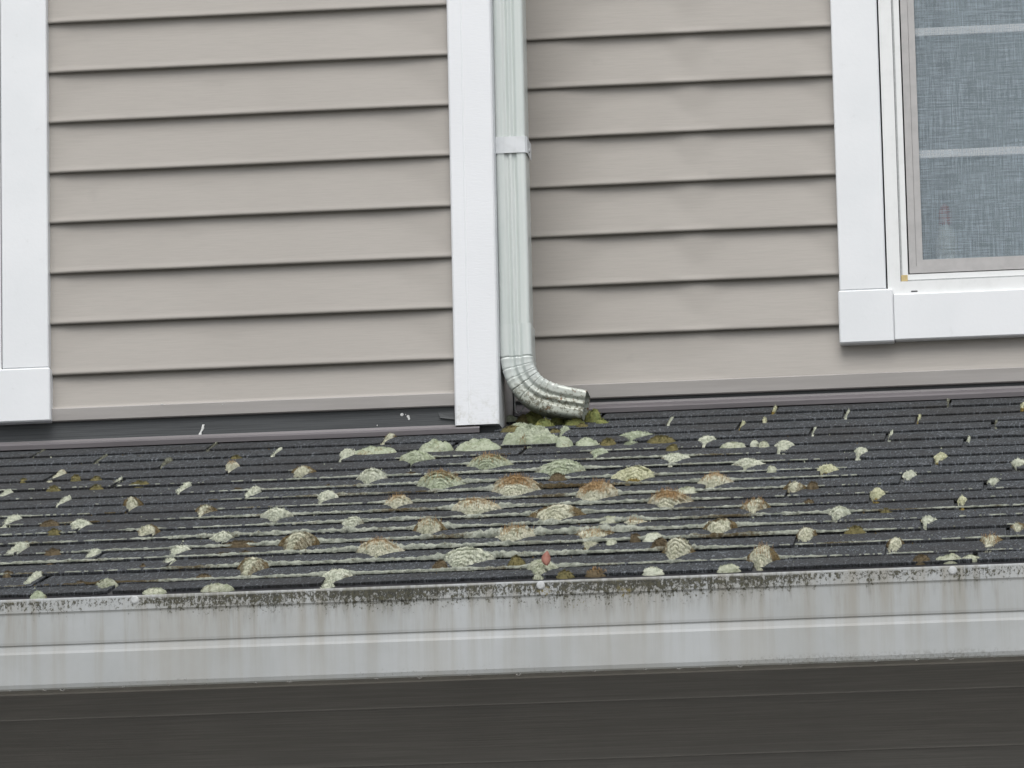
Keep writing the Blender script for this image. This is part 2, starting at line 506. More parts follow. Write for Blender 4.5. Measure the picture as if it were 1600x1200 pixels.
# corner post: L-shaped, with a thin raised line and a return face
zp0, zp1, xp0, yf = -.121, 2.0, -.0815, YL - .026
pts = [(xp0, YL - .002), (xp0, yf + .003), (xp0 + .003, yf), (xp0 + .0255, yf), (xp0 + .0262, yf - .0005), (xp0 + .0278, yf - .0005), (xp0 + .0285, yf),
       (XC - .004, yf), (XC - .001, yf + .003), (XC - .001, YL + .075), (XC - .004, YL + .075), (XC - .004, YL - .002)]
v = [(x, y, z) for z in (zp0, zp1) for x, y in pts]; n = len(pts)
f = [(j, (j + 1) % n, (j + 1) % n + n, j + n) for j in range(n)] + [tuple(range(n))[::-1], tuple(range(n, 2 * n))]
tag(obj('corner_post', v, f, M['post'], wl), 'plain white corner post beside the downspout')
# side of the projecting wall, behind the downspout
for i in range(0, 21):
    zb = L0 + PITCH_S * i
    v = []
    for y in (YL + .076, -.0165):
        for d, z in ((0, zb + PITCH_S), (.013, zb + .002), (.012, zb), (0, zb)):
            v.append((XC - .005 + d * .35, y, z))
    obj('siding_plank', v, [(0, 4, 5, 1), (1, 5, 6, 2), (2, 6, 7, 3)], M['siding'], wl)
bx('side_board', XC - .006, XC - .0005, YL + .076, -.0065, -.14, L0 - .001, M['strip'], wl, 0)
# dried white splashes and a line of caulk on the dark board
ys = YL - .0062


def blob(name, pts, y, mat, parent, th=.0015):
    n = len(pts)
    cx = sum(p[0] for p in pts) / n; cz = sum(p[1] for p in pts) / n
    v = [(x, y, z) for x, z in pts] + [(cx + (x - cx) * .8, y - th, cz + (z - cz) * .8) for x, z in pts]
    f = [(i, (i + 1) % n, (i + 1) % n + n, i + n) for i in range(n)] + [tuple(range(n, 2 * n))]
    return obj(name, v, f, mat, parent)


sx, sz = -.565, -.121               # foot of the streak
cp = [(0, 0, .0030), (-.0002, .005, .0030), (.0012, .0085, .0017), (.0038, .0125, .0024), (.0055, .0165, .0027), (.0058, .020, .0024), (.0068, .0235, .0022)]
pts = [(sx + a - w_ + .0008 * nz(a * 900, 1), sz + c) for a, c, w_ in cp] + [(sx + a + w_ + .0008 * nz(a * 900, 7), sz + c) for a, c, w_ in cp[::-1]]
blob('white_streak', pts, ys, M['splash'], wl)
for x, z, rx, rz in ((-.183, -.0935, .0032, .0032), (-.1715, -.0975, .0028, .0028), (-.170, -.1015, .0022, .0030), (-.176, -.0935, .0009, .001), (-.23, -.112, .0008, .0016), (-.374, -.120, .0007, .0016)):
    pts = [(x + rx * math.cos(a) * (1 + .2 * nz(a, x * 99)), z + rz * math.sin(a)) for a in [i * math.pi / 5 for i in range(10)]]
    blob('white_spot', pts, ys, M['splash'], wl, .001)
for x, z, rx in ((-.635, -.0575, .0016), (-.52, -.0625, .001), (-.655, -.0578, .0008)):
    pts = [(x + rx * math.cos(a) * 1.3, z + rx * .7 * math.sin(a)) for a in [i * math.pi / 4 for i in range(8)]]
    blob('white_spot', pts, YL - .0165, M['splash'], wl, .001)
bx('caulk_line', -1.2, -.535, YL - .0085, YL - .006, -.1228, -.1215, M['splash'], wl, 0)
v, f = blob_pts = ([(-.115, ys, -.092), (-.0785, ys, -.088), (-.0785, ys - .0035, -.108), (-.111, ys - .0035, -.103)], [(0, 3, 2, 1)])
vv = v + [(x, y + .003, z) for x, y, z in v]
obj('flashing_tab', vv, [(0, 3, 2, 1), (3, 7, 6, 2), (0, 4, 7, 3), (1, 2, 6, 5)], M['board'], wl)

# ------------------------------------------------------------------ windows


def mitre(name, a, c, wa, wc, y0, y1, mat, parent, bev=0.):
    """mitred bar: outer edge a->c, inner edge wa->wc (x, z points)"""
    q = [a, c, wc, wa]
    v = [(x, y1, z) for x, z in q] + [(x, y0, z) for x, z in q]
    f = [(4, 5, 6, 7)] + [(i, (i + 1) % 4, (i + 1) % 4 + 4, i + 4) for i in range(4)] + [(3, 2, 1, 0)]
    return obj(name, v, f, mat, parent)


def ring(name_s, name_r, x0, x1, z0, z1, t, y0, y1, mat, parent):
    for nm, a, c, wa, wc in ((name_s, (x0, z0), (x0, z1), (x0 + t, z0 + t), (x0 + t, z1 - t)), (name_s, (x1, z1), (x1, z0), (x1 - t, z1 - t), (x1 - t, z0 + t)),
                             (name_r, (x1, z0), (x0, z0), (x1 - t, z0 + t), (x0 + t, z0 + t)), (name_r, (x0, z1), (x1, z1), (x0 + t, z1 - t), (x1 - t, z1 - t))):
        mitre(nm, a, c, wa, wc, y0, y1, mat, parent)


def window(x0, x1, z0, z1, Y, label, muntins, detail):
    w_ = empty('window', ((x0 + x1) / 2, Y, z0)); tag(w_, label, 'window', 'upper windows', kind='thing')
    yc = Y - .034
    cw, cb = .0885, .102
    for xs, sgn in ((x0, 1), (x1, -1)):
        xa, xb = sorted((xs + sgn * .003, xs + sgn * (.003 + cw)))
        bx('side_casing', xa, xb, yc + .003, Y + .02, z0 + cb + .0005, z1 - cb, M['white'], w_, .002)
        xa, xb = sorted((xs, xs + sgn * (cb + .002)))
        bx('corner_block', xa, xb, yc, Y + .02, z0, z0 + cb, M['white'], w_, .0025)
        bx('corner_block', xa, xb, yc, Y + .02, z1 - cb + .0005, z1, M['white'], w_, .0025)
    bx('sill_casing', x0 + cb + .0025, x1 - cb - .0025, yc + .003, Y + .02, z0 + .003, z0 + .003 + cw, M['white'], w_, .002)
    bx('head_casing', x0 + cb + .0025, x1 - cb - .0025, yc + .003, Y + .02, z1 - .003 - cw, z1 - .003, M['white'], w_, .002)
    fx0, fx1, fz0, fz1 = x0 + .0945, x1 - .0945, z0 + .0925, z1 - .0925
    ring('frame_stile', 'frame_rail', fx0, fx1, fz0, fz1, .0245, Y - .022, Y + .02, M['frame'], w_)
    a = .0250
    ring('stop_stile', 'stop_rail', fx0 + a, fx1 - a, fz0 + a, fz1 - a, .0035, Y - .013, Y + .02, M['screw'], w_)
    a = .0285
    ring('inner_stile', 'inner_rail', fx0 + a, fx1 - a, fz0 + a, fz1 - a, .0105, Y - .014, Y + .02, M['frame'], w_)
    a = .0392
    ring('gap_shade_stile', 'gap_shade_rail', fx0 + a, fx1 - a, fz0 + a, fz1 - a, .0024, Y - .004, Y + .02, M['gap_shade'], w_)  # black ring added for the shade in the gap around the screen frame
    a = .0418
    ring('screen_stile', 'screen_rail', fx0 + a, fx1 - a, fz0 + a, fz1 - a, .0132, Y - .0105, Y + .004, M['scrframe'], w_)
    a += .0136
    ring('screen_stile', 'screen_rail', fx0 + a, fx1 - a, fz0 + a, fz1 - a, .0122, Y - .0085, Y + .004, M['scrframe'], w_)
    a += .0115
    sx0, sx1, sz0, sz1 = fx0 + a, fx1 - a, fz0 + a, fz1 - a
    obj('insect_screen', [(sx0, Y - .003, sz0), (sx1, Y - .003, sz0), (sx1, Y - .003, sz1), (sx0, Y - .003, sz1)], [(0, 1, 2, 3)], M['mesh'], w_)
    bx('pane', sx0 - .02, sx1 + .02, Y + .026, Y + .030, sz0 - .02, sz1 + .02, M['glass'], w_, 0)
    for z in muntins:
        bx('muntin', sx0 - .015, sx1 + .015, Y + .006, Y + .014, z - .008, z + .008, M['muntin'], w_, .001)
    bx('muntin', (sx0 + sx1) / 2 - .008, (sx0 + sx1) / 2 + .008, Y + .0145, Y + .018, sz0 - .015, sz1 + .015, M['muntin'], w_, .001)
    bx('sash_back', fx0, fx1, Y + .0201, Y + .0255, fz0, sz0 - .012, M['frame'], w_, 0)
    # room behind
    rx0, rx1, rz0, rz1 = fx0 - .01, fx1 + .01, fz0 - .01, fz1 + .01
    ry0, ry1 = Y + .05, Y + .9
    v, f = box(rx0, rx1, ry0, ry1, rz0, rz1)
    obj('room_shell', v, [q for q in f if q != (0, 4, 5, 1)], M['room'], w_)
    n = 40
    v = [(rx0 + .03 + (rx1 - rx0 - .06) * i / n, Y + .16 + .012 * math.sin(i * 1.9) + .006 * math.sin(i * .7), z) for z in (rz0 + .02, rz1 - .02) for i in range(n + 1)]
    obj('curtain', v, grid_faces(2, n + 1), M['curtain'], w_, smooth=True)
    if detail:
        bx('foam_block', fx0 + .0255, fx0 + .0385, Y - .0148, Y - .012, fz0 + .0255, fz0 + .0385, M['foam'], w_, .001)
        bx('weep_slot', fx0 + .044, fx0 + .056, Y - .0226, Y - .021, fz0 + .0035, fz0 + .0056, M['gap_shade'], w_, 0)
    return w_


window(.6295, 1.60, .047, 1.70, 0, 'white cased window with insect screen, on the right above the roof', (.655, .415, .9, 1.14, 1.38), True)
window(-1.80, -.8445, -.0835, 1.60, YL, 'white window corner cut off by the left edge of the picture', (.4, .65, .9, 1.15), False)
# small bottle on the sill inside the right window
prof = [(0, .19), (.020, .19), (.022, .2), (.022, .255), (.017, .275), (.012, .287), (.0125, .29), (.0125, .312), (.008, .326), (.0, .332)]
n = 16


def lathe(prof, cx, cy):
    v = [(cx + r * math.cos(2 * math.pi * j / n), cy + r * math.sin(2 * math.pi * j / n), z) for r, z in prof for j in range(n)]
    return v, grid_faces(len(prof), n, True)


bt = empty('spray_bottle', (.835, .075, .19)); tag(bt, 'white bottle with red cap, faint behind the window screen', 'bottle')
obj('bottle_body', *lathe(prof[:6], .835, .075), M['white_plastic'], bt, True)
obj('bottle_cap', *lathe(prof[6:], .835, .075), M['red'], bt, True)

# ------------------------------------------------------------------ roof
AL = math.radians(16)
RP0 = Vector((0, -.02, -.068)); RS = Vector((0, math.cos(AL), math.sin(AL))); RN = Vector((0, -math.sin(AL), math.cos(AL)))
BL = [-2.222, -2.138, -2.0, -1.873, -1.766, -1.632, -1.513, -1.384, -1.273, -1.15, -1.029, -.894, -.761, -.640, -.503, -.38, -.25, -.126]
BR = [-2.222, -2.124, -1.981, -1.841, -1.719, -1.61, -1.49, -1.383, -1.265, -1.135, -1.029, -.893, -.771, -.637, -.499, -.388, -.254, -.126]
SLOT = [.252, .120, .301, .168, .024, .216, .075, .260, .119, -.021, .171, .034, .217, .077, .265, .125, .316, .178]
TAB = .3275


def RP(x, v, n=0.):
    return Vector((x, RP0.y, RP0.z)) + RS * v + RN * n


def butt_v(j, x):
    t = (x + .75) / 1.727
    return BL[j] * (1 - t) + BR[j] * t


roof = empty('porch_roof', RP(0, -2.25, -.03))
tag(roof, 'low dark grey shingle roof with mossy rows above the white gutter', 'roof', kind='thing')
# deck under the shingles
v = [RP(x, vv_, n_) for x in (-2.1, 2.1) for vv_, n_ in ((-2.235, -.0045), (.06, -.0045), (.06, -.03), (-2.235, -.03))]
obj('roof_deck', v, [(0, 1, 5, 4), (1, 2, 6, 5), (2, 3, 7, 6), (3, 0, 4, 7), (0, 3, 2, 1), (4, 5, 6, 7)], M['shingle'], roof)
# starter strip, rolled over the eave
pts = []
for vv_, n_ in ((-2.18, -.001), (-2.215, -.0005), (-2.232, -.0015), (-2.243, -.005), (-2.248, -.011), (-2.247, -.019), (-2.24, -.022), (-2.2, -.018)):
    p = RP(0, vv_, n_); pts.append((p.y, p.z))
obj('starter_strip', *extrude_x(pts, -2.1, 2.1, 60), M['edge'], roof, smooth=True)


def tab_mesh(seed, length=.165, th=.0036):
    """one shingle tab in its own frame: x across, y up the slope, z off the roof"""
    rnd = random.Random(seed)
    nc = 25; wd = TAB - .008
    v = []
    for i in range(nc):
        u = i / (nc - 1)
        x = .004 + wd * u
        wob = .003 * nz(u * 6, seed * 2.7) + .0018 * nz(u * 25, seed)
        lift = .0010 * nz(u * 2.5, seed * 5.1, 3.) + .0004 + .0003 * nz(u * 14, seed * 3.)
        cr_ = .0025 if i in (0, nc - 1) else 0
        t = th + lift
        v += [(x, wob + .001 + cr_, -.0015), (x, wob + cr_, t * .8), (x, wob + .0007 + cr_, t), (x, .045, t * .74 + .0003 * rnd.random()), (x, .09, t * .42), (x, .125, .0004), (x, length, -.0022)]
    k = 7
    f = []
    for i in range(nc - 1):
        for j in range(k - 1):
            a = i * k + j
            f.append((a, a + k, a + k + 1, a + 1))
    a = (nc - 1) * k
    f.append((0, 1, 2, 3, 4, 5, 6)); f.append(tuple(a + q for q in (6, 5, 4, 3, 2, 1, 0)))
    me = bpy.data.meshes.new('shingle'); me.from_pydata(v, [], f); me.materials.append(M['shingle']); me.update()
    return me


TABS = [tab_mesh(s) for s in range(1, 13)]
rr = random.Random(3)
for j in range(18):
    n0 = math.floor((-2.05 - SLOT[j]) / TAB)
    x = SLOT[j] + n0 * TAB
    while x < 1.75:
        xm = x + TAB / 2
        vb = butt_v(j, xm)
        if not (j >= 16 and xm < -.02 - TAB * .3) :
            o = bpy.data.objects.new('shingle', rr.choice(TABS)); COL.objects.link(o)
            o.parent = roof
            tilt = (BR[j] - BL[j]) / 1.727 + rr.uniform(-.006, .006)
            mw = Matrix.Rotation(AL, 4, 'X') @ Matrix.Rotation(tilt, 4, 'Z')
            o.rotation_euler = mw.to_euler()
            o.location = RP(x + rr.uniform(-.0015, .0015), vb - tilt * TAB / 2 + rr.uniform(-.002, .002), rr.uniform(0, .0006)) - ORIG[roof]
        x += TAB
# flashing where the roof meets each wall
for x0, x1, yw, zt in ((XC + .004, 2.1, -.0065, -.047), (-2.1, -.035, YL - .0065, -.1205)):
    vf = (yw + .02 - .024) / math.cos(AL)
    low = RP(0, vf, .011); low2 = RP(0, vf - .001, .0035)
    pts = [(yw - .0005, zt + .004), (yw - .0025, zt + .0035), (yw - .004, zt - .001), (low.y + .004, low.z + .004), (low.y, low.z + .0005), (low2.y, low2.z), (low2.y + .006, low2.z - .001)]
    nn = 50
    v, f = extrude_x(pts, x0, x1, nn)
    k = len(pts)
    v = [(x, y + .0012 * nz(x * 3, 4.) * (i % k > 2), z + .0015 * nz(x * 2.3, 9.) * (i % k > 2)) for i, (x, y, z) in enumerate(v)]
    obj('flashing', v, f, M['flash'], roof)

# ------------------------------------------------------------------ gutter
YG = -2.29
gut = empty('gutter', (0, YG, -.84))
tag(gut, 'stained white metal gutter with black algae along its lip, under the shingles', 'gutter', kind='thing')
pts = [(.020, -.7060), (.012, -.7046), (.003, -.7036), (-.0005, -.7040), (-.0022, -.7056), (-.0022, -.7240), (-.0006, -.7258), (.0, -.7275), (.0008, -.7690),
       (.0012, -.7722), (.0030, -.7734), (.0032, -.7744), (.0016, -.7830), (.0004, -.7870), (.0010, -.8320), (.0028, -.8372), (.0065, -.8388), (.014, -.8380), (.030, -.8290), (.085, -.8260), (.100, -.8200), (.100, -.7250)]
n = 160
v, f = extrude_x([(YG + a, z) for a, z in pts], -2.1, 2.1, n)
k = len(pts)
v = [(x, y + .0011 * nz(x * 2.1, z * 8, 3.) + .0004 * nz(x * 9, z * 20, 1.), z + .0006 * nz(x * 1.7, 2.)) for (x, y, z) in v]
body = obj('gutter_body', v, f, M['gutter'], gut, smooth=False)
md = body.modifiers.new('thickness', 'SOLIDIFY'); md.thickness = .0008; md.offset = 1
for q in range(-2, 5):
    x = .269 + (q - 1) * .6085
    if abs(x) > 2: continue
    hd = []
    for rr_, yy in ((.0062, 0), (.0062, -.0016), (.0045, -.0028), (.0, -.0031)):
        hd += [(x + rr_ * math.cos(i * math.pi / 8), YG - .002 + yy, -.7105 + rr_ * math.sin(i * math.pi / 8)) for i in range(16)]
    obj('screw_head', hd, grid_faces(4, 16, True), M['screw'], gut)
bx('fascia_board', -2.1, 2.1, YG + .108, YG + .128, -.832, -.716, M['soffit'], gut, 0)
# drops hanging from the lower edge
dr = random.Random(11)
dx = [-.53, -.478, -.452, -.40, -.36, -.29, -.235, -.16, -.11, .02, .085, .16, .20, .232, .30, .345, .42, .47, .505, .56, .635, .70, .76, .82, .87, .93]
dh = {-.452: 1.7, .085: 1.6, .232: 1.9, .47: 1.3, .56: 1.4, .87: 1.4}
for q_, x in enumerate(dx):
    h = .0022 * dh.get(x, .6 + .5 * dr.random()); wd = .0042 * (1 + .3 * dr.random())
    z0 = -.8385 + .0006 * nz(x * 1.7, 2.); y0 = YG + .0075
    v = []
    for i in range(6):
        a = i / 5 * math.pi / 2
        v += [(x + wd * math.cos(a) ** 1.6 * math.cos(t), y0 + .0035 * math.cos(a) * math.sin(t), z0 - h * math.sin(a)) for t in [q * math.pi / 6 for q in range(12)]]
    tag(obj('water_drop', v, grid_faces(6, 12, True) + [tuple(range(12))[::-1]], M['water'], smooth=True), '%s water drop %s, on lower gutter edge' % ('large hanging' if x in dh else 'shallow', 'at the far left' if q_ == 0 else 'at the far right' if q_ == len(dx) - 1 else '%s from the left' % ORD[q_ + 1] if q_ < 13 else '%s from the right' % ORD[len(dx) - q_]), 'water drop', 'drops along the gutter edge')

# ------------------------------------------------------------------ wall under the eave
wd_ = empty('lower_wall', (0, -1.75, -1.32))
tag(wd_, 'dark brown wood-grain siding wall in the shade under the gutter', 'wall', kind='thing')
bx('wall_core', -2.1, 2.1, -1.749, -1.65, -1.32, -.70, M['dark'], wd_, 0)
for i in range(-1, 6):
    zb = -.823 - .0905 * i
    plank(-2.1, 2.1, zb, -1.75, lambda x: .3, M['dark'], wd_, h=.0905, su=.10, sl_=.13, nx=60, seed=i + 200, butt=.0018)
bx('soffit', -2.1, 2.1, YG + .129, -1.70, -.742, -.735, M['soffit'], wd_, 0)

# ------------------------------------------------------------------ downspout
ds = empty('downspout', (.031, -.19, -.12))
tag(ds, 'pale metal downspout with curved elbow spilling onto the mossy roof', 'downspout')


def section(sx=1., sy=1.):
    """cross-section (u in the plane of the bend, w to the back); ribbed front"""
    pts = []
    a, d, r = .0285, .078, .007
    N = 26
    for i in range(N + 1):
        u = -1 + 2 * i / N
        x = u * (a - r)
        g = 0.
        if abs(u) < .62:
            g = .0042 * (.5 - .5 * math.cos((u + .62) / 1.24 * 2 * math.pi * 2))
        pts.append((x, g))
    for cx, cy, a0 in ((a - r, r, -90), (a - r, d - r, 0), (-(a - r), d - r, 90), (-(a - r), r, 180)):
        for i in range(1, 6):
            t = math.radians(a0 + 90 * i / 5)
            p = (cx + r * math.cos(t), cy + r * math.sin(t))
            pts.append(p)
    pts.pop()
    return [(x * sx, (y - d / 2) * sy + 0) for x, y in pts]


YP = -.186
xc = .0297
S0 = section()
k = len(S0)
zs = [2.0, 1.5, 1.0, .5, .44, .43, .40, .3, .2, .12, .07, .05]
v = []
for z in zs:
    xo = xc + .0008 * nz(z * 3, 1.)
    v += [(xo + x, YP + y, z) for x, y in S0]
o = obj('pipe', v, grid_faces(len(zs), k, True), M['pipe'], ds, smooth=True)
o.data.set_sharp_from_angle(angle=math.radians(50)) if hasattr(o.data, 'set_sharp_from_angle') else None
# elbow: straight sleeve, crimped bend, straight spout
ctrl = [(.0312, .0745), (.0312, .045), (.0315, .018), (.0335, -.004), (.0395, -.0225), (.049, -.0385), (.0615, -.0515), (.077, -.0615), (.094, -.0685), (.112, -.0735), (.13, -.0775), (.145, -.0805), (.158, -.083)]


def cat(P, t):
    i = min(int(t), len(P) - 2); u = t - i
    g = lambda q: P[max(0, min(len(P) - 1, q))]
    p0, p1, p2, p3 = g(i - 1), g(i), g(i + 1), g(i + 2)
    return tuple(.5 * (2 * p1[c_] + (p2[c_] - p0[c_]) * u + (2 * p0[c_] - 5 * p1[c_] + 4 * p2[c_] - p3[c_]) * u * u + (3 * p1[c_] - p0[c_] - 3 * p2[c_] + p3[c_]) * u ** 3) for c_ in (0, 1))


crimps = [2.25, 3.1, 3.95, 4.8, 5.65, 6.5, 7.3, 8.1]
ts = sorted(set([i * .2 for i in range(61)] + [c_ + d_ for c_ in crimps for d_ in (-.12, -.07, 0, .07, .12, .2)]))
v = []
for t in ts:
    p = cat(ctrl, t); q = cat(ctrl, min(12, t + .02)); q0 = cat(ctrl, max(0, t - .02))
    tx, tz = q[0] - q0[0], q[1] - q0[1]; L = math.hypot(tx, tz); tx /= L; tz /= L
    nx_, nzv = -tz, tx                     # inner side of the bend
    wsc = 1.055 - .10 * sstep(5, 12, t)
    cr_ = 0.
    for c_ in crimps:
        dd = t - c_
        if abs(dd) < .07: cr_ = .115 * (1 - abs(dd) / .07)
        elif .07 <= dd < .22: cr_ = -.03
    for x, y in S0:
        inner = .5 + .5 * (x / .0285)
        s_ = wsc - cr_ * (.45 + .75 * inner)
        dsc = 1.03 - cr_ * .5
        v.append((p[0] + nx_ * x * s_, YP - .0015 + y * dsc + .002 * nz(t * .7, x * 60, 4.) * sstep(8, 12, t), p[1] + nzv * x * s_ + .0006 * nz(t * 3, x * 90, 1.)))
nr = len(ts)
f = grid_faces(nr, k, True)
# inner skin at the mouth
for back, sc_ in ((0, .965), (6, .93), (14, .80)):
    t = ts[-1 - back]; row = v[(nr - 1 - back) * k:(nr - back) * k]
    cx = sum(q[0] for q in row) / k; cy = sum(q[1] for q in row) / k; cz = sum(q[2] for q in row) / k
    v += [(cx + (a - cx) * sc_, cy + (b_ - cy) * sc_, cz + (c_ - cz) * sc_) for a, b_, c_ in row]
base = (nr - 1) * k
for q in range(3):
    a0 = base + q * k
    for j in range(k):
        f.append((a0 + j, a0 + (j + 1) % k, a0 + k + (j + 1) % k, a0 + k + j))
f.append(tuple(base + 3 * k + j for j in range(k)))
tag(obj('elbow', v, f, M['pipe'], ds, smooth=True), 'crimped elbow, stained towards its open mouth')
# strap with its screw
S2 = [(x * 1.06, y * 1.03) for x, y in [(-.0355, .03), (-.034, -.012), (-.0312, -.031), (-.026, -.0385), (-.01, -.0402), (.01, -.0402), (.026, -.0385), (.0298, -.033), (.0302, .036)]]
v = [(xc + x, YP - .0005 + y, z) for z in (.402, .4335) for x, y in S2] + [(xc + x * .97, YP + .0005 + y * .97, z) for z in (.402, .4335) for x, y in S2]
k2 = len(S2)
f = []
for j in range(k2 - 1):
    f += [(j, j + 1, j + 1 + k2, j + k2), (j + 2 * k2, j + 3 * k2, j + 1 + 3 * k2, j + 1 + 2 * k2), (j, j + 2 * k2, j + 1 + 2 * k2, j + 1), (j + k2, j + 1 + k2, j + 1 + 3 * k2, j + 3 * k2)]
st = obj('strap', v, f, M['strap'], ds)
v = [(xc + .0318 + (0, .0022, .003)[i], YP - .005 + r_ * math.cos(a), .412 + r_ * math.sin(a)) for i, r_ in enumerate((.0045, .004, .0005)) for a in [q * math.pi / 6 for q in range(12)]]
obj('screw', v, grid_faces(3, 12, True), M['screw'], st)
# bent tail of the strap behind the elbow
wp = [(.012, -.15, .0), (.0185, -.15, -.035), (.020, -.15, -.075), (.0225, -.15, -.082), (.027, -.15, -.083), (.033, -.15, -.077), (.038, -.15, -.066)]
v = []
for i, (x, y, z) in enumerate(wp):
    v += [(x + .0012 * math.cos(a), y + .004 * math.sin(a), z + .0012 * math.sin(a)) for a in [q * math.pi / 3 for q in range(6)]]
obj('wire_hook', v, grid_faces(len(wp), 6, True), M['strap'], ds, smooth=True)

